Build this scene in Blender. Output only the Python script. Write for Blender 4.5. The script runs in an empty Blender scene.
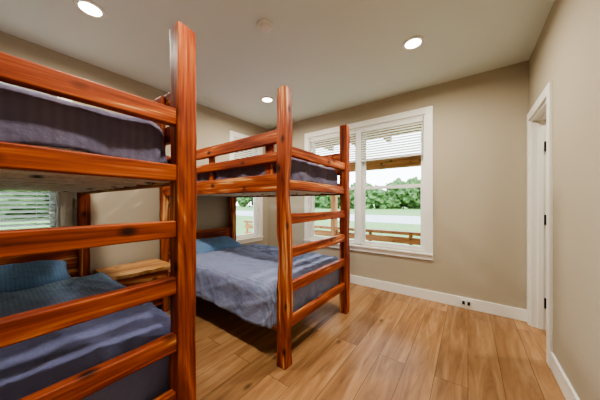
import bpy, bmesh, math, random
from mathutils import Vector, Matrix, noise
random.seed(7)
S=bpy.context.scene
COL=S.collection
try:
    S.view_settings.view_transform='AgX'
    S.view_settings.look='AgX - Medium High Contrast'
    S.view_settings.exposure=0.22
except Exception as ex: print(ex)

# ------------------------------------------------------------ materials
def newmat(name):
    m=bpy.data.materials.new(name); m.use_nodes=True
    nt=m.node_tree; b=nt.nodes['Principled BSDF']
    return m,nt,b
def N(nt,t,**kw):
    n=nt.nodes.new(t)
    for k,v in kw.items(): setattr(n,k,v)
    return n
def plain(name,col,rough=0.5,bump=0.0,bscale=40,spec=0.4,metal=0.0,var=0.04):
    m,nt,b=newmat(name)
    tc=N(nt,'ShaderNodeTexCoord'); no=N(nt,'ShaderNodeTexNoise')
    no.inputs['Scale'].default_value=bscale; no.inputs['Detail'].default_value=4
    nt.links.new(tc.outputs['Object'],no.inputs['Vector'])
    rp=N(nt,'ShaderNodeValToRGB')
    rp.color_ramp.elements[0].position=.3; rp.color_ramp.elements[1].position=.7
    rp.color_ramp.elements[0].color=[c*(1-var) for c in col]+[1]
    rp.color_ramp.elements[1].color=[min(1,c*(1+var)) for c in col]+[1]
    nt.links.new(no.outputs['Fac'],rp.inputs['Fac'])
    nt.links.new(rp.outputs['Color'],b.inputs['Base Color'])
    b.inputs['Roughness'].default_value=rough
    b.inputs['Specular IOR Level'].default_value=spec
    b.inputs['Metallic'].default_value=metal
    if bump:
        bp=N(nt,'ShaderNodeBump'); bp.inputs['Strength'].default_value=bump; bp.inputs['Distance'].default_value=.01
        nt.links.new(no.outputs['Fac'],bp.inputs['Height']); nt.links.new(bp.outputs['Normal'],b.inputs['Normal'])
    return m
def emis(name,col,st):
    m,nt,b=newmat(name)
    b.inputs['Base Color'].default_value=(*col,1)
    b.inputs['Emission Color'].default_value=(*col,1); b.inputs['Emission Strength'].default_value=st
    return m
def wood(name,axis,stops,rough=.32,cross=11.0,along=1.1,coat=.25,spec=.35,dist=1.4):
    m,nt,b=newmat(name)
    tc=N(nt,'ShaderNodeTexCoord'); mp=N(nt,'ShaderNodeMapping')
    sc=[cross]*3; sc[axis]=along; mp.inputs['Scale'].default_value=sc
    nt.links.new(tc.outputs['Object'],mp.inputs['Vector'])
    n1=N(nt,'ShaderNodeTexNoise'); n1.inputs['Scale'].default_value=1.0; n1.inputs['Detail'].default_value=4; n1.inputs['Distortion'].default_value=dist
    nt.links.new(mp.outputs['Vector'],n1.inputs['Vector'])
    mp2=N(nt,'ShaderNodeMapping'); sc=[cross*8]*3; sc[axis]=along*2; mp2.inputs['Scale'].default_value=sc
    nt.links.new(tc.outputs['Object'],mp2.inputs['Vector'])
    n2=N(nt,'ShaderNodeTexNoise'); n2.inputs['Scale'].default_value=1.0; n2.inputs['Detail'].default_value=4
    nt.links.new(mp2.outputs['Vector'],n2.inputs['Vector'])
    mx=N(nt,'ShaderNodeMath',operation='MULTIPLY_ADD'); mx.inputs[1].default_value=.5
    sb=N(nt,'ShaderNodeMath',operation='SUBTRACT'); sb.inputs[1].default_value=.5
    nt.links.new(n2.outputs['Fac'],sb.inputs[0]); nt.links.new(sb.outputs[0],mx.inputs[0]); nt.links.new(n1.outputs['Fac'],mx.inputs[2])
    rp=N(nt,'ShaderNodeValToRGB'); cr=rp.color_ramp
    cr.elements[0].position=stops[0][0]; cr.elements[0].color=(*stops[0][1],1)
    cr.elements[1].position=stops[-1][0]; cr.elements[1].color=(*stops[-1][1],1)
    for p,c in stops[1:-1]:
        e=cr.elements.new(p); e.color=(*c,1)
    nt.links.new(mx.outputs[0],rp.inputs['Fac'])
    mpk=N(nt,'ShaderNodeMapping'); sc=[8.0]*3; sc[axis]=5.0; mpk.inputs['Scale'].default_value=sc
    nt.links.new(tc.outputs['Object'],mpk.inputs['Vector'])
    vo=N(nt,'ShaderNodeTexVoronoi'); vo.inputs['Scale'].default_value=1.0
    nt.links.new(mpk.outputs['Vector'],vo.inputs['Vector'])
    kr=N(nt,'ShaderNodeMapRange'); kr.inputs['From Min'].default_value=.07; kr.inputs['From Max'].default_value=.22
    kr.inputs['To Min'].default_value=.12; kr.inputs['To Max'].default_value=1
    nt.links.new(vo.outputs['Distance'],kr.inputs['Value'])
    mm=N(nt,'ShaderNodeMixRGB',blend_type='MULTIPLY'); mm.inputs['Fac'].default_value=1
    nt.links.new(rp.outputs['Color'],mm.inputs['Color1']); nt.links.new(kr.outputs[0],mm.inputs['Color2'])
    nt.links.new(mm.outputs['Color'],b.inputs['Base Color'])
    b.inputs['Roughness'].default_value=rough; b.inputs['Coat Weight'].default_value=coat; b.inputs['Coat Roughness'].default_value=.3
    b.inputs['Specular IOR Level'].default_value=spec
    bp=N(nt,'ShaderNodeBump'); bp.inputs['Strength'].default_value=.2; bp.inputs['Distance'].default_value=.004
    nt.links.new(n2.outputs['Fac'],bp.inputs['Height']); nt.links.new(bp.outputs['Normal'],b.inputs['Normal'])
    return m
CED=[(.27,(.09,.016,.006)),(.41,(.21,.036,.012)),(.53,(.34,.072,.020)),(.63,(.46,.13,.038)),(.71,(.76,.44,.19))]
ced=[wood('cedar_%s'%a,i,CED,rough=.55,coat=.03,spec=.3) for i,a in enumerate('xyz')]
OUTW=[(.3,(.26,.10,.035)),(.5,(.44,.20,.075)),(.7,(.56,.29,.12))]
outw=[wood('porch_wood_%s'%a,i,OUTW,.6,coat=0) for i,a in enumerate('xyz')]
PLY=[(.3,(.62,.55,.44)),(.7,(.78,.72,.62))]
ply=wood('plywood',0,PLY,.6,coat=0)
live=wood('live_edge_wood',1,[(.3,(.34,.13,.045)),(.5,(.58,.28,.10)),(.68,(.84,.58,.30))],.4,coat=.1)

M_wall=plain('wall_paint',(.458,.408,.315),.75,.06,120,var=.015)
M_ceil=plain('ceiling_paint',(.71,.78,.75),.85,.05,150,var=.01)
M_trim=plain('trim_white',(.86,.86,.81),.35,var=.01)
M_vinyl=plain('vinyl_white',(.85,.86,.84),.3,var=.01)
M_blind=plain('blind_slat',(.84,.85,.80),.5,var=.02)
M_black=plain('black_metal',(.02,.018,.016),.35,metal=.6)
M_white=plain('white_plastic',(.8,.8,.76),.4,var=.01)
M_sheet=plain('mattress_ticking',(.62,.57,.48),.85,.1,60)
M_lamp=emis('lamp_lens',(1,.90,.74),14)

def glassmat():
    m=bpy.data.materials.new('window_glass'); m.use_nodes=True; nt=m.node_tree; nt.nodes.clear()
    o=N(nt,'ShaderNodeOutputMaterial'); t=N(nt,'ShaderNodeBsdfTransparent'); g=N(nt,'ShaderNodeBsdfGlossy'); g.inputs['Roughness'].default_value=.02
    t.inputs['Color'].default_value=(.96,.98,.97,1)
    f=N(nt,'ShaderNodeFresnel'); f.inputs['IOR'].default_value=1.35
    mx=N(nt,'ShaderNodeMixShader')
    nt.links.new(f.outputs[0],mx.inputs[0]); nt.links.new(t.outputs[0],mx.inputs[1]); nt.links.new(g.outputs[0],mx.inputs[2]); nt.links.new(mx.outputs[0],o.inputs[0])
    return m
M_glass=glassmat()

def floormat():
    m,nt,b=newmat('oak_plank_floor')
    tc=N(nt,'ShaderNodeTexCoord')
    sep=N(nt,'ShaderNodeSeparateXYZ'); cmb=N(nt,'ShaderNodeCombineXYZ')
    nt.links.new(tc.outputs['Object'],sep.inputs[0])
    nt.links.new(sep.outputs['Y'],cmb.inputs['X']); nt.links.new(sep.outputs['X'],cmb.inputs['Y'])
    br=N(nt,'ShaderNodeTexBrick'); br.offset=.37; br.squash=1
    br.inputs['Scale'].default_value=1; br.inputs['Brick Width'].default_value=1.9; br.inputs['Row Height'].default_value=.195
    br.inputs['Mortar Size'].default_value=.002; br.inputs['Mortar Smooth'].default_value=.3
    br.inputs['Color1'].default_value=(0,0,0,1); br.inputs['Color2'].default_value=(1,1,1,1); br.inputs['Mortar'].default_value=(.5,.5,.5,1)
    nt.links.new(cmb.outputs[0],br.inputs['Vector'])
    add=N(nt,'ShaderNodeVectorMath',operation='MULTIPLY_ADD'); add.inputs[1].default_value=(7,3,5)
    nt.links.new(br.outputs['Color'],add.inputs[0]); nt.links.new(tc.outputs['Object'],add.inputs[2])
    mp=N(nt,'ShaderNodeMapping'); mp.inputs['Scale'].default_value=(9,.9,1); nt.links.new(add.outputs[0],mp.inputs['Vector'])
    n1=N(nt,'ShaderNodeTexNoise'); n1.inputs['Scale'].default_value=1.4; n1.inputs['Detail'].default_value=6; n1.inputs['Roughness'].default_value=.65; n1.inputs['Distortion'].default_value=.8
    nt.links.new(mp.outputs[0],n1.inputs['Vector'])
    rp=N(nt,'ShaderNodeValToRGB'); cr=rp.color_ramp
    cr.elements[0].position=.26; cr.elements[0].color=(.17,.08,.033,1)
    cr.elements[1].position=.76; cr.elements[1].color=(.48,.295,.15,1)
    e=cr.elements.new(.5); e.color=(.335,.18,.081,1)
    nt.links.new(n1.outputs['Fac'],rp.inputs['Fac'])
    pr=N(nt,'ShaderNodeValToRGB'); pr.color_ramp.elements[0].color=(.74,.72,.69,1); pr.color_ramp.elements[1].color=(1.13,1.13,1.13,1)
    nt.links.new(br.outputs['Color'],pr.inputs['Fac'])
    m1=N(nt,'ShaderNodeMixRGB',blend_type='MULTIPLY'); m1.inputs['Fac'].default_value=1
    nt.links.new(rp.outputs[0],m1.inputs[1]); nt.links.new(pr.outputs[0],m1.inputs[2])
    mk=N(nt,'ShaderNodeMapping'); mk.inputs['Scale'].default_value=(3.6,1.9,1); nt.links.new(add.outputs[0],mk.inputs['Vector'])
    vo=N(nt,'ShaderNodeTexVoronoi'); vo.inputs['Scale'].default_value=1; nt.links.new(mk.outputs[0],vo.inputs['Vector'])
    kr=N(nt,'ShaderNodeMapRange'); kr.inputs['From Min'].default_value=.02; kr.inputs['From Max'].default_value=.10; kr.inputs['To Min'].default_value=.35; kr.inputs['To Max'].default_value=1
    nt.links.new(vo.outputs['Distance'],kr.inputs['Value'])
    m3=N(nt,'ShaderNodeMixRGB',blend_type='MULTIPLY'); m3.inputs['Fac'].default_value=1
    nt.links.new(m1.outputs[0],m3.inputs[1]); nt.links.new(kr.outputs[0],m3.inputs[2])
    m2=N(nt,'ShaderNodeMixRGB',blend_type='MIX'); m2.inputs[2].default_value=(.09,.042,.018,1)
    nt.links.new(br.outputs['Fac'],m2.inputs[0]); nt.links.new(m3.outputs[0],m2.inputs[1])
    nt.links.new(m2.outputs[0],b.inputs['Base Color'])
    b.inputs['Roughness'].default_value=.38; b.inputs['Specular IOR Level'].default_value=.45
    bp=N(nt,'ShaderNodeBump'); bp.inputs['Strength'].default_value=.12; bp.inputs['Distance'].default_value=.003
    nt.links.new(n1.outputs['Fac'],bp.inputs['Height']); nt.links.new(bp.outputs['Normal'],b.inputs['Normal'])
    return m
M_floor=floormat()

def fabric(name,c1,c2,c3,stripe=90,band=None):
    m,nt,b=newmat(name)
    tc=N(nt,'ShaderNodeTexCoord')
    w=N(nt,'ShaderNodeTexWave',wave_type='BANDS',bands_direction='Y'); w.inputs['Scale'].default_value=stripe*.16; w.inputs['Distortion'].default_value=.4
    nt.links.new(tc.outputs['Object'],w.inputs['Vector'])
    no=N(nt,'ShaderNodeTexNoise'); no.inputs['Scale'].default_value=5; no.inputs['Detail'].default_value=5
    nt.links.new(tc.outputs['Object'],no.inputs['Vector'])
    a=N(nt,'ShaderNodeMixRGB'); a.inputs[1].default_value=(*c1,1); a.inputs[2].default_value=(*c2,1)
    nt.links.new(w.outputs['Color'],a.inputs[0])
    bb=N(nt,'ShaderNodeMixRGB'); bb.inputs[2].default_value=(*c3,1)
    mr=N(nt,'ShaderNodeMapRange'); mr.inputs['From Min'].default_value=.4; mr.inputs['From Max'].default_value=.7; mr.inputs['To Max'].default_value=.5
    nt.links.new(no.outputs['Fac'],mr.inputs['Value']); nt.links.new(mr.outputs[0],bb.inputs[0]); nt.links.new(a.outputs[0],bb.inputs[1])
    out=bb.outputs[0]
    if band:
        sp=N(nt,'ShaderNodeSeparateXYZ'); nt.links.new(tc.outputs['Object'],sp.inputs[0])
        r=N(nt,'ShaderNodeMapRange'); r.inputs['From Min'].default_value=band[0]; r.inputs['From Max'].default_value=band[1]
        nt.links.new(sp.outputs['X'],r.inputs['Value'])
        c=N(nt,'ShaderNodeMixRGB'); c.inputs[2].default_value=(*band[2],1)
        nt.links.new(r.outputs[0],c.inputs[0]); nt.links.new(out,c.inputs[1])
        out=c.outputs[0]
    nt.links.new(out,b.inputs['Base Color'])
    b.inputs['Roughness'].default_value=.85; b.inputs['Sheen Weight'].default_value=.1; b.inputs['Specular IOR Level'].default_value=.2
    n2=N(nt,'ShaderNodeTexNoise'); n2.inputs['Scale'].default_value=14; n2.inputs['Detail'].default_value=5; nt.links.new(tc.outputs['Object'],n2.inputs['Vector'])
    bp=N(nt,'ShaderNodeBump'); bp.inputs['Strength'].default_value=.5; bp.inputs['Distance'].default_value=.03
    nt.links.new(n2.outputs['Fac'],bp.inputs['Height']); nt.links.new(bp.outputs['Normal'],b.inputs['Normal'])
    return m
M_blue=fabric('blue_stripe_fabric',(.215,.265,.45),(.30,.35,.53),(.26,.265,.45))
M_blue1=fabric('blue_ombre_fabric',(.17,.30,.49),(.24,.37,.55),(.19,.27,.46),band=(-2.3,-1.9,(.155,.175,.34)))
M_plum=fabric('plum_quilt_fabric',(.13,.115,.18),(.15,.135,.20),(.10,.10,.18),stripe=60)
M_pillow=fabric('pillow_fabric',(.13,.25,.45),(.17,.30,.50),(.14,.25,.45))

# ------------------------------------------------------------ geometry helpers
def empty(name,parent=None):
    e=bpy.data.objects.new(name,None); e.empty_display_size=.1; COL.objects.link(e)
    if parent: e.parent=parent
    return e
def addmesh(name,bm,mat,parent=None,smooth=False,mw=None):
    me=bpy.data.meshes.new(name); bmesh.ops.recalc_face_normals(bm,faces=bm.faces); bm.to_mesh(me); bm.free()
    if smooth:
        for p in me.polygons: p.use_smooth=True
    o=bpy.data.objects.new(name,me); COL.objects.link(o)
    if mat: me.materials.append(mat)
    if parent: o.parent=parent
    if mw is not None: o.matrix_world=mw
    return o
def bbox(bm,x0,x1,y0,y1,z0,z1,bev=0):
    r=bmesh.ops.create_cube(bm,size=1)
    vs=r['verts']
    for v in vs:
        v.co=Vector(((x0+x1)/2+v.co.x*(x1-x0),(y0+y1)/2+v.co.y*(y1-y0),(z0+z1)/2+v.co.z*(z1-z0)))
    if bev:
        es=list({e for v in vs for e in v.link_edges})
        bmesh.ops.bevel(bm,geom=es,offset=bev,segments=2,affect='EDGES',profile=.6)
def boxes(name,lst,mat,parent=None,bev=0,mw=None):
    bm=bmesh.new()
    for b in lst: bbox(bm,*b,bev=bev)
    return addmesh(name,bm,mat,parent,mw=mw)
def timber(name,p0,p1,w,h,mat,parent,amp=.003,seed=0,r=.008,gouge=0,seglen=.03):
    p0=Vector(p0);p1=Vector(p1); d=(p1-p0); L=d.length; d.normalize()
    if abs(d.z)>.9: a=Vector((1,0,0)); b=Vector((0,1,0))
    elif abs(d.x)>.9: a=Vector((0,1,0)); b=Vector((0,0,1))
    else: a=Vector((1,0,0)); b=Vector((0,0,1))
    prof=[]
    for cx,cy,a0 in ((1,1,0),(-1,1,90),(-1,-1,180),(1,-1,270)):
        for k in range(4):
            t=math.radians(a0+k*30); prof.append((cx*(w/2-r)+r*math.cos(t),cy*(h/2-r)+r*math.sin(t)))
    n=max(4,int(L/seglen)); bm=bmesh.new(); rings=[]
    for i in range(-1,n+2):
        t=min(max(i/n,0),1); s=1
        if i==-1 or i==n+1: s=.90
        if i==-1: t=0
        if i==0: t=.006/L
        if i==n: t=1-.006/L
        ring=[]
        for (x,y) in prof:
            c=p0+d*(L*t)
            q=Vector((x*8+seed*3.1,y*8-seed*1.7,L*t*3.0+seed))
            dn=noise.noise(q)*amp+noise.noise(q*3.1)*amp*.5
            if gouge:
                g=noise.noise(Vector((x*14+seed,y*14,L*t*2.2+5*seed)))
                if g>.18: dn-=(g-.18)*gouge
            rr=math.hypot(x,y)
            f=s*(1+dn/rr)
            ring.append(bm.verts.new(c+a*x*f+b*y*f))
        rings.append(ring)
    m=len(prof)
    for i in range(len(rings)-1):
        for j in range(m):
            f=bm.faces.new((rings[i][j],rings[i][(j+1)%m],rings[i+1][(j+1)%m],rings[i+1][j])); f.smooth=True
    bm.faces.new(rings[0]); bm.faces.new(rings[-1])
    o=addmesh(name,bm,mat,parent)
    wn=o.modifiers.new('wn','WEIGHTED_NORMAL'); wn.weight=100
    return o
def disc_solid(name,cx,cy,prof,mat,parent,seg=40):
    bm=bmesh.new(); rings=[]
    for r,z in prof:
        rings.append([bm.verts.new((cx+r*math.cos(2*math.pi*k/seg),cy+r*math.sin(2*math.pi*k/seg),z)) for k in range(seg)])
    for i in range(len(rings)-1):
        for k in range(seg):
            bm.faces.new((rings[i][k],rings[i][(k+1)%seg],rings[i+1][(k+1)%seg],rings[i+1][k]))
    bm.faces.new(rings[0]); bm.faces.new(rings[-1])
    return addmesh(name,bm,mat,parent,smooth=False)

# ------------------------------------------------------------ room
XL,XR,YB,YF,H=-3.27,.514,-.80,3.342,2.74
T=.14
HX,HY0,HY1=2.0,1.9,4.4
boxes('floor',[(XL-T,XR+T,YB-T,YF+T,-.12,0),(XR+T,HX+.1,HY0-.1,HY1+.1,-.12,0)],M_floor)
boxes('ceiling',[(XL-T,XR+T,YB-T,YF+T,H,H+.15),(XR+T,HX+.1,HY0-.1,HY1+.1,H,H+.15)],M_ceil)
CW=.085
FW=(-2.351+CW,-.359-CW,.60,2.395)
L2=(2.404+CW,3.175-CW,.60,2.395)
L1=(-.275+CW,.496-CW,.60,2.395)
DR=(2.505+.08,3.342-.09,0,2.085)
def wall_boxes(lo,hi,ops,mk):
    out=[]; cur=lo
    for a,b,z0,z1 in sorted(ops):
        out.append(mk(cur,a,0,H))
        if z0>0: out.append(mk(a,b,0,z0))
        out.append(mk(a,b,z1,H)); cur=b
    out.append(mk(cur,hi,0,H)); return out
boxes('wall_far',wall_boxes(XL-T,XR+T,[FW],lambda a,b,c,d:(a,b,YF,YF+T,c,d)),M_wall)
boxes('wall_left',wall_boxes(YB,YF,[L1,L2],lambda a,b,c,d:(XL-T,XL,a,b,c,d)),M_wall)
boxes('wall_right',wall_boxes(YB,YF,[DR],lambda a,b,c,d:(XR,XR+T,a,b,c,d)),M_wall)
boxes('wall_back',[(XL-T,XR+T,YB-T,YB,0,H)],M_wall)
boxes('wall_hall',[(HX,HX+.1,HY0-.1,HY1+.1,0,H),(XR+T,HX,HY0-.1,HY0,0,H),(XR+T,HX,HY1,HY1+.1,0,H),(XR+T-.1,XR+T,YF+T,HY1+.1,0,H)],M_wall)
bh=.125
def bb(name,x0,x1,y0,y1):
    boxes(name,[(x0,x1,y0,y1,0,bh)],M_trim,bev=.003)
bb('baseboard_far',XL+.016,XR-.001,YF-.016,YF)
bb('baseboard_left',XL,XL+.016,YB+.001,YF-.017)
bb('baseboard_right',XR-.016,XR,YB+.017,DR[0]-.083)
bb('baseboard_back',XL+.017,XR-.001,YB,YB+.016)
bb('baseboard_hall',HX-.016,HX,HY0+.001,HY1-.001)

# ------------------------------------------------------------ windows
def window(name,w,z0,z1,units,mw,blind_to,slat_tilt=12,step=.042):
    e=empty(name); e.matrix_world=mw
    def P(nm,l,mat,bev=0):
        o=boxes(nm,l,mat,None,bev); o.parent=e; return o
    h=w/2; c=CW
    P('casing',[(-h-c,-h,-.02,0,z0-.0,z1),(h,h+c,-.02,0,z0,z1),(-h-c,h+c,-.02,0,z1,z1+c),
                (-h-c,h+c,-.02,0,z0-c-.0,z0-.001)],M_trim,.003)
    P('stool',[(-h-c+.0,h+c,-.04,.04,z0-.022,z0-.002)],M_trim,.003)
    j=.02
    P('jamb_liner',[(-h,-h+j,0,.14,z0,z1),(h-j,h,0,.14,z0,z1),(-h+j,h-j,0,.14,z1-j,z1),(-h+j,h-j,.04,.14,z0,z0+j)],M_trim)
    fr=[];gl=[];n=units; uw=(w-2*j)/n; zm=(z0+z1)/2-.02
    for u in range(n):
        a=-h+j+u*uw; b=a+uw
        if u>0: fr.append((a-.04,a+.04,.015,.12,z0+j,z1-j))
        a2=a+(.04 if u>0 else 0); b2=b-(.04 if u<n-1 else 0)
        for (s0,s1,y0) in ((z0+j,zm+.02,.055),(zm-.02,z1-j,.09)):
            fr+= [(a2,a2+.045,y0,y0+.03,s0,s1),(b2-.045,b2,y0,y0+.03,s0,s1),(a2+.045,b2-.045,y0,y0+.03,s0,s0+.045),(a2+.045,b2-.045,y0,y0+.03,s1-.045,s1)]
            gl.append((a2+.045,b2-.045,y0+.012,y0+.017,s0+.045,s1-.045))
    P('sash_frame',fr,M_vinyl,.002)
    P('glass_pane',gl,M_glass)
    bm=bmesh.new()
    for u in range(n):
        a=-h+j+u*uw+.012; b=a+uw-.024
        if u>0: a+=.03
        if u<n-1: b-=.03
        bbox(bm,a,b,.004,.05,z1-j-.055,z1-j-.002)
        zz=z1-j-.075
        t=math.radians(slat_tilt)
        while zz>blind_to+.03:
            vs=[]
            for k,(yy,up) in enumerate(((-.024,0),(-.008,.003),(.008,.003),(.024,0))):
                y=.027+yy*math.cos(t); z=zz+yy*math.sin(t)+up
                vs.append((bm.verts.new((a,y,z)),bm.verts.new((b,y,z)),bm.verts.new((a,y,z+.0025)),bm.verts.new((b,y,z+.0025))))
            for k in range(3):
                p,q=vs[k],vs[k+1]
                bm.faces.new((p[0],p[1],q[1],q[0])); bm.faces.new((p[2],q[2],q[3],p[3]))
                bm.faces.new((p[0],q[0],q[2],p[2])); bm.faces.new((p[1],p[3],q[3],q[1]))
            bm.faces.new((vs[0][0],vs[0][2],vs[0][3],vs[0][1])); bm.faces.new((vs[3][0],vs[3][1],vs[3][3],vs[3][2]))
            zz-=step
        bbox(bm,a,b,.01,.044,blind_to,blind_to+.022)
        for xx in (a+.12,b-.12):
            bbox(bm,xx-.0012,xx+.0012,.026,.028,blind_to+.02,z1-j-.05)
    o=addmesh('blind_slats',bm,M_blind); o.parent=e
    ld=bpy.data.lights.new(name+'_portal','AREA'); ld.shape='RECTANGLE'; ld.size=w; ld.size_y=z1-z0
    ld.cycles.is_portal=True
    lo=bpy.data.objects.new('daylight_portal',ld); COL.objects.link(lo); lo.parent=e
    lo.matrix_local=Matrix.Translation((0,.16,(z0+z1)/2))@Matrix.Rotation(math.radians(-90),4,'X')
    return e
MF=Matrix.Translation(((FW[0]+FW[1])/2,YF,0))
window('window_1',FW[1]-FW[0],FW[2],FW[3],2,MF,1.88,slat_tilt=38,step=.036)
def ML(y): return Matrix.Translation((XL,y,0))@Matrix.Rotation(math.radians(90),4,'Z')
window('window_2',L2[1]-L2[0],L2[2],L2[3],1,ML((L2[0]+L2[1])/2),1.88,slat_tilt=38,step=.036)
window('window_3',L1[1]-L1[0],L1[2],L1[3],1,ML((L1[0]+L1[1])/2),.66,slat_tilt=-30,step=.042)

# ------------------------------------------------------------ doorway (open, door swung into the hall)
d=empty('door_1')
y0,y1,z1=DR[0],DR[1],DR[3]
boxes('casing',[(XR-.02,XR,y0-.08,y0,0,z1+.08),(XR-.02,XR,y1,y1+.08,0,z1+.08),(XR-.02,XR,y0,y1,z1,z1+.08)],M_trim,d,.003)
boxes('casing_hall',[(XR+T,XR+T+.02,y0-.08,y0,0,z1+.08),(XR+T,XR+T+.02,y1+.05,y1+.12,0,z1+.08),(XR+T,XR+T+.02,y0,y1+.05,z1,z1+.08)],M_trim,d,.003)
boxes('jamb',[(XR-.001,XR+T,y0,y0+.02,0,z1),(XR-.001,XR+T,y1-.02,y1,0,z1),(XR-.001,XR+T,y0+.02,y1-.02,z1-.02,z1)],M_trim,d)
boxes('door_stop',[(XR+.045,XR+.085,y0+.02,y0+.032,0,z1-.02),(XR+.045,XR+.085,y1-.032,y1-.02,0,z1-.02),(XR+.045,XR+.085,y0+.032,y1-.032,z1-.032,z1-.02)],M_trim,d,.002)
ya,yb_=y1-.004,y1+.031; a,b_=XR+T+.022,XR+T+.022+.62
sl=[(a,a+.11,ya,yb_,.01,z1-.025),(b_-.11,b_,ya,yb_,.01,z1-.025)]
for q0,q1 in ((.01,.22),(.88,1.02),(z1-.145,z1-.025)): sl.append((a+.11,b_-.11,ya,yb_,q0,q1))
boxes('stiles_and_rails',sl,M_trim,d,.004)
boxes('panels',[(a+.10,b_-.10,ya+.01,yb_-.01,.21,.89),(a+.10,b_-.10,ya+.01,yb_-.01,1.01,z1-.14)],M_trim,d)
boxes('hinges',[(XR+T-.05,XR+T+.024,y1-.029,y1-.006,z-.05,z+.05) for z in (.26,1.08,1.80)],M_black,d,.002)
bm=bmesh.new()
for r,q0,q1 in ((.03,ya-.008,ya),(.011,ya-.04,ya-.008),(.027,ya-.068,ya-.038)):
    bmesh.ops.create_cone(bm,cap_ends=True,segments=24,radius1=r,radius2=r*.9,depth=q1-q0,matrix=Matrix.Translation((b_-.06,(q0+q1)/2,.95))@Matrix.Rotation(math.radians(90),4,'X'))
addmesh('door_knob',bm,M_black,d)

o=empty('wall_outlet')
boxes('plate',[(-.075,.04,YF-.022,YF-.016,.03,.10)],M_white,o,.002)
boxes('sockets',[(-.055,-.03,YF-.024,YF-.021,.045,.085),(-.005,.02,YF-.024,YF-.021,.045,.085)],M_black,o)
th=empty('thermostat')
boxes('plate',[(XL,XL+.008,.515,.60,1.19,1.30)],M_white,th,.003)
boxes('body',[(XL+.008,XL+.024,.528,.587,1.205,1.285)],M_white,th,.004)

# ------------------------------------------------------------ bunk beds
RZ=[1.655,1.388,1.12,.853,.58,.31]
XF,XH=-1.135,-3.175
def bunk(yn,yf,seed,ptop):
    e=empty('bunk_bed')
    pw=.09
    for i,(x,y,top,g) in enumerate(((XF,yn,ptop,.04),(XF,yf,ptop,.04),(XH,yn,1.86,.01),(XH,yf,1.86,.01))):
        timber('post_%d'%(i+1),(x,y,0),(x,y,top),pw,pw,ced[2],e,amp=.007,seed=seed+i*2.3,gouge=g)
    ya,yb=yn+pw/2-.006,yf-pw/2+.006
    for i,z in enumerate(RZ):
        timber('foot_rail_%d'%(i+1),(XF,ya,z),(XF,yb,z),.045,.08,ced[1],e,seed=seed+20+i*1.3,amp=.002)
    xa,xb=XH+pw/2-.006,XF-pw/2+.006
    for k,y in enumerate((yn,yf)):
        for nm,za,zb in (('guard_rail_top',1.715,1.82),('guard_rail_mid',1.565,1.645),('side_rail_upper',1.335,1.475),('side_rail_lower',.25,.39)):
            timber('%s_%d'%(nm,k+1),(xa,y,(za+zb)/2),(xb,y,(za+zb)/2),.04,zb-za,ced[0],e,seed=seed+40+k*3+za,amp=.002)
        for j,x in enumerate((-1.32,-2.15,-2.98)):
            s=-.032 if k==0 else .032
            timber('guard_upright_%d_%d'%(k+1,j+1),(x,y-s,1.36),(x,y-s,1.80),.085,.024,ced[2],e,seed=seed+50+j,amp=.001,r=.004)
    for nm,zs in (('headboard_lower',((.42,.60),(.61,.85))),('headboard_upper',((1.36,1.54),(1.55,1.75)))):
        for j,(za,zb) in enumerate(zs):
            timber('%s_%d'%(nm,j+1),(XH,ya,(za+zb)/2),(XH,yb,(za+zb)/2),.035,zb-za,ced[1],e,seed=seed+60+j+za,amp=.002,r=.008)
    boxes('platform_upper',[(XH+.03,XF-.03,yn+.025,yf-.025,1.375,1.39)],ply,e)
    sl=[(x-.04,x+.04,yn+.025,yf-.025,1.35,1.374) for x in [XH+.12+i*.225 for i in range(9)]]
    boxes('slats_upper',sl,ply,e,.003)
    boxes('slats_lower',[(x-.04,x+.04,yn+.02,yf-.02,.29,.312) for x in [XH+.12+i*.225 for i in range(9)]],ply,e,.003)
    boxes('mattress_upper',[(XH+.03,XF-.10,yn+.085,yf-.085,1.392,1.56)],M_sheet,e,.03)
    boxes('mattress_lower',[(XH+.03,XF-.13,yn+.03,yf-.03,.314,.52)],M_sheet,e,.04)
    return e
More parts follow.
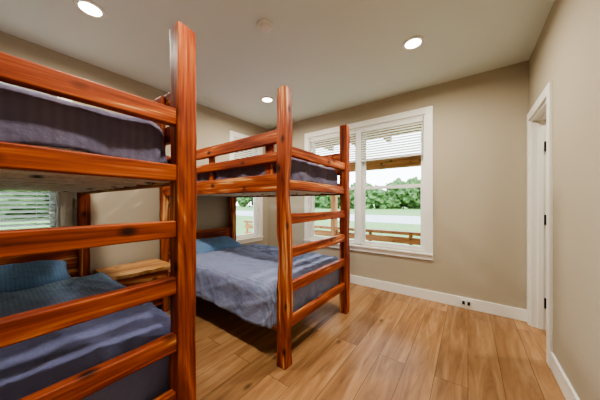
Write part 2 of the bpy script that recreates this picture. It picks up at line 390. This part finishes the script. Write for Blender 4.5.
def comforter(name,x0,x1,y0,y1,top,drop,mat,r=.06,amp=.012,seed=0,foot=True,thick=.012,seam=None):
    ix0,ix1,iy0,iy1=x0,x1-(r if foot else 0),y0+r,y1-r
    Ls=r*math.pi/2+drop
    step=.018
    nx=int((ix1-ix0+(Ls if foot else 0))/step); ny=int((iy1-iy0+2*Ls)/step)
    bm=bmesh.new(); g=[]
    for i in range(nx+1):
        row=[]
        s=ix0+(ix1-ix0+(Ls if foot else 0))*i/nx
        for j in range(ny+1):
            t=iy0-Ls+(iy1-iy0+2*Ls)*j/ny
            qx=min(max(s,ix0),ix1); qy=min(max(t,iy0),iy1)
            dx,dy=s-qx,t-qy; dd=max(abs(dx),abs(dy)); hy=math.hypot(dx,dy)
            n=Vector((dx,dy,0))/hy if hy>1e-6 else Vector((0,0,0))
            if dd<r*math.pi/2:
                o=r*math.sin(dd/r); z=top-r*(1-math.cos(dd/r))
            else:
                o=r; z=top-r-(dd-r*math.pi/2)
            p=Vector((qx,qy,z))+n*o
            nn=(n*(o/r)+Vector((0,0,1))*max(0,1-dd/(r*1.57)))
            q=Vector((s*2.3+seed,t*2.6,seed))
            w=noise.noise(q)*.7+noise.noise(q*2.4)*.5+noise.noise(q*5.5)*.28
            for kk,(ca,cb) in enumerate(((3.2,2.1),(1.4,-4.2),(5.5,1.0))):
                cr=1-abs(noise.noise(Vector((s*ca+t*cb+seed+kk*7,t*1.3-s*.6+kk,seed*2))))*2
                w+=max(0,cr)**6*.5
            if seam:
                w+= .9*abs(math.sin(s*math.pi/seam))**.5*abs(math.sin(t*math.pi/seam))**.5
            hem=max(0,dd-r)/max(drop,.01)
            fold=math.sin((s if abs(dy)>abs(dx) else t)*17+noise.noise(q)*4)*.007*min(1,hem)
            p+=nn*(w*amp+fold)
            if hem>0: p.z+=noise.noise(Vector((s*3,t*3,seed+9)))*.03*hem
            row.append(bm.verts.new(p))
        g.append(row)
    for i in range(nx):
        for j in range(ny):
            bm.faces.new((g[i][j],g[i+1][j],g[i+1][j+1],g[i][j+1]))
    o=addmesh(name,bm,mat,None,smooth=True)
    md=o.modifiers.new('thick','SOLIDIFY'); md.thickness=thick; md.offset=-1
    return o
def pillow(name,c,lx,ly,h,tilt,mat,seed=0):
    bm=bmesh.new(); n=28; G={}
    for side in (1,-1):
        for i in range(n+1):
            for j in range(n+1):
                u=-1+2*i/n; v=-1+2*j/n
                edge=(i in(0,n) or j in(0,n))
                if side==-1 and edge: G[side,i,j]=G[1,i,j]; continue
                th=((1-u**4)*(1-v**4))**.5 if not edge else 0
                k=1-.09*(1-abs(v)**2)*abs(u)**3; k2=1-.06*(1-abs(u)**2)*abs(v)**3
                z=side*h/2*th*(1 if side>0 else .75)
                z+=noise.noise(Vector((u*1.7+seed,v*2.2,side)))*.018*th+noise.noise(Vector((u*5+seed,v*5,side)))*.006*th
                G[side,i,j]=bm.verts.new((u*lx/2*k,v*ly/2*k2,z))
    for side in (1,-1):
        for i in range(n):
            for j in range(n):
                f=[G[side,i,j],G[side,i+1,j],G[side,i+1,j+1],G[side,i,j+1]]
                try: bm.faces.new(f if side>0 else f[::-1])
                except ValueError: pass
    M=Matrix.Translation(c)@Matrix.Rotation(tilt,4,'Y')
    bmesh.ops.transform(bm,matrix=M,verts=bm.verts)
    return addmesh(name,bm,mat,None,smooth=True)

B1=(-.494,.566); B2=(1.340,2.402)
bunk(*B1,1.0,2.10); bunk(*B2,5.0,2.125)
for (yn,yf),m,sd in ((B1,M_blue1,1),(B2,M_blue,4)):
    comforter('comforter',-2.64,-1.195,yn-.075,yf+.075,.615,.25,m,r=.085,amp=.018,seed=sd,foot=True)
    comforter('comforter',-3.0,-1.20,yn+.05,yf-.05,1.635,.145,M_plum,r=.06,amp=.015,seed=sd+3,foot=True,seam=.3)
    yc=(yn+yf)/2
    pillow('pillow',(-2.89,yc+.02,.625),.44,.76,.18,math.radians(16),M_pillow,sd)

# ------------------------------------------------------------ nightstand (live-edge slab over a drawer box)
ns=empty('nightstand')
def slab(name,x0,x1,y0,y1,z0,z1,seed,par):
    bm=bmesh.new(); n=36; top=[];bot=[]
    pts=[]
    for k in range(n):
        t=k/(n-1); pts.append((x1+noise.noise(Vector((t*5,seed,0)))*.04+noise.noise(Vector((t*14,seed,3)))*.012,y0+(y1-y0)*t))
    pts+= [(x0,y1),(x0,y0)]
    for x,y in pts:
        bot.append(bm.verts.new((x-.012,y,z0))); top.append(bm.verts.new((x,y,z1)))
    m=len(pts)
    for k in range(m): bm.faces.new((bot[k],bot[(k+1)%m],top[(k+1)%m],top[k]))
    bm.faces.new(top); bm.faces.new(bot)
    return addmesh(name,bm,live,par)
slab('slab_top',-3.2,-2.70,.655,1.25,.50,.54,2,ns)
boxes('carcass',[(-3.17,-2.79,.70,.725,.10,.50),(-3.17,-2.79,1.18,1.205,.10,.50),(-3.17,-3.15,.725,1.18,.10,.50),(-3.15,-2.79,.725,1.18,.10,.125),(-3.15,-2.79,.725,1.18,.30,.32)],ced[0],ns,.002)
boxes('drawer_front',[(-2.76,-2.738,.73,1.175,.325,.49)],ced[1],ns,.004)
boxes('drawer_box',[(-3.12,-2.76,.74,1.165,.335,.47)],ply,ns,.002)
boxes('drawer_pull',[(-2.738,-2.72,.90,.915,.395,.41),(-2.738,-2.72,.99,1.005,.395,.41),(-2.722,-2.712,.89,1.015,.393,.412)],M_black,ns,.002)
for i,(x,y) in enumerate(((-2.80,.715),(-2.80,1.19),(-3.15,.715),(-3.15,1.19))):
    timber('leg_%d'%(i+1),(x,y,0),(x,y,.502),.06,.06,ced[2],ns,seed=70+i,amp=.006,gouge=.03,r=.02)

# ------------------------------------------------------------ ceiling fixtures
for (x,y,en) in ((-.413,2.341,27),(-2.335,.455,27),(-2.335,2.37,27),(-.413,.455,27),(1.3,3.0,20)):
    e=empty('recessed_light')
    disc_solid('trim_ring',x,y,[(.095,H-.001),(.095,H-.006),(.088,H-.011),(.068,H-.009),(.066,H-.002)],M_white,e)
    disc_solid('lens',x,y,[(.064,H-.004),(.064,H-.008)],M_lamp,e)
    ld=bpy.data.lights.new('downlight','AREA'); ld.shape='DISK'; ld.size=.13; ld.energy=en; ld.color=(1,.91,.77); ld.spread=math.radians(170)
    lo=bpy.data.objects.new('downlight',ld); COL.objects.link(lo); lo.location=(x,y,H-.02); lo.parent=e
e=empty('smoke_detector')
disc_solid('base',-1.372,1.367,[(.065,H-.001),(.065,H-.012),(.058,H-.02)],M_white,e)
disc_solid('dome',-1.372,1.367,[(.05,H-.02),(.048,H-.032),(.035,H-.04),(.012,H-.043)],M_white,e)

# ------------------------------------------------------------ outdoors
M_grass=plain('lawn',(.11,.19,.045),.9,.3,6,var=.3)
M_road=plain('gravel_drive',(.36,.355,.34),.9,.1,20,var=.1)
M_leaf=plain('leaves',(.06,.12,.035),.8,.5,2,var=.6)
M_bark=plain('bark',(.12,.08,.05),.9)
boxes('lawn_ground',[(-120,100,-60,160,-.75,-.45)],M_grass)
boxes('driveway',[(-90,60,20,32,-.449,-.43)],M_road)
p=empty('porch')
boxes('deck_boards',[(-6.5,2.5,3.50+i*.145,3.64+i*.145,-.33,-.29) for i in range(15)],outw[0],p)
boxes('deck_base',[(-6.5,2.5,3.50,5.66,-.449,-.34)],outw[0],p)
for x in (-5.6,-2.9,-.55,1.9):
    boxes('porch_post',[(x-.07,x+.07,5.42,5.56,-.29,2.05)],outw[2],p,.006)
boxes('porch_beam',[(-6.5,2.5,5.40,5.58,2.05,2.32)],outw[0],p,.006)
boxes('porch_rail',[(-6.5,2.5,5.41,5.57,.54,.61),(-6.5,2.5,5.46,5.52,.34,.48),(-6.5,2.5,5.46,5.52,.08,.22),(-6.5,2.5,5.46,5.52,-.16,-.02)],outw[0],p,.004)
boxes('balusters',[(-6.45+i*.9,-6.38+i*.9,5.47,5.51,-.29,.54) for i in range(10)],outw[2],p)
boxes('porch_roof',[(-6.5,2.5,3.50,5.9,2.9,2.96)],outw[0],p)
boxes('roof_rafters',[(-6.4+i*.8,-6.32+i*.8,3.50,5.9,2.75,2.9) for i in range(12)],outw[1],p)
def tree(x,y,h,r,seed):
    e=empty('tree')
    timber('trunk',(x,y,-.45),(x,y,h*.55),.35,.35,M_bark,e,seed=seed,amp=.03,r=.1,seglen=.3)
    bm=bmesh.new()
    rnd=random.Random(seed)
    for k in range(9):
        c=Vector((x+rnd.uniform(-1,1)*r*.7,y+rnd.uniform(-1,1)*r*.6,h*.5+rnd.uniform(-.5,.55)*r))
        q=bmesh.ops.create_icosphere(bm,subdivisions=3,radius=r*rnd.uniform(.4,.7))
        for v in q['verts']:
            d_=v.co.normalized(); v.co+=d_*noise.noise(v.co*1.2+c)*r*.35+d_*noise.noise(v.co*3+c)*r*.2
            v.co+=c
    addmesh('foliage',bm,M_leaf,e)
rnd=random.Random(3)
k=0
for x in range(-100,62,7):
    k+=1; tree(x+rnd.uniform(-3,3),66+rnd.uniform(-5,8),rnd.uniform(5,8),rnd.uniform(3.6,5),k)
for y in range(-30,18,6):
    k+=1; tree(-42+rnd.uniform(-4,4),y+rnd.uniform(-1.5,1.5) - 6,rnd.uniform(5,8),rnd.uniform(3,4.4),k)

# ------------------------------------------------------------ sky + sun
w=bpy.data.worlds.new('sky'); S.world=w; w.use_nodes=True; nt=w.node_tree
bg=nt.nodes['Background']
tc=N(nt,'ShaderNodeTexCoord'); sp=N(nt,'ShaderNodeSeparateXYZ'); rp=N(nt,'ShaderNodeValToRGB')
nt.links.new(tc.outputs['Generated'],sp.inputs[0]); nt.links.new(sp.outputs['Z'],rp.inputs['Fac'])
rp.color_ramp.elements[0].color=(.95,.97,1,1); rp.color_ramp.elements[1].color=(.50,.70,1,1); rp.color_ramp.elements[1].position=.8
nt.links.new(rp.outputs[0],bg.inputs['Color']); bg.inputs['Strength'].default_value=6.5
sd=bpy.data.lights.new('sun','SUN'); sd.energy=7; sd.angle=.03; sd.color=(1,.95,.85)
so=bpy.data.objects.new('sun',sd); COL.objects.link(so)
so.rotation_euler=Vector((-.45,.55,-.75)).to_track_quat('-Z','Y').to_euler()

# ------------------------------------------------------------ camera
cd=bpy.data.cameras.new('camera'); cam=bpy.data.objects.new('camera',cd); COL.objects.link(cam)
cd.sensor_width=36; cd.lens=228/600*36; cd.clip_start=.02; cd.clip_end=400; cd.shift_y=.005
cam.location=(0,0,1.245); cam.rotation_euler=(math.radians(90),0,math.atan(168/228))
S.camera=cam
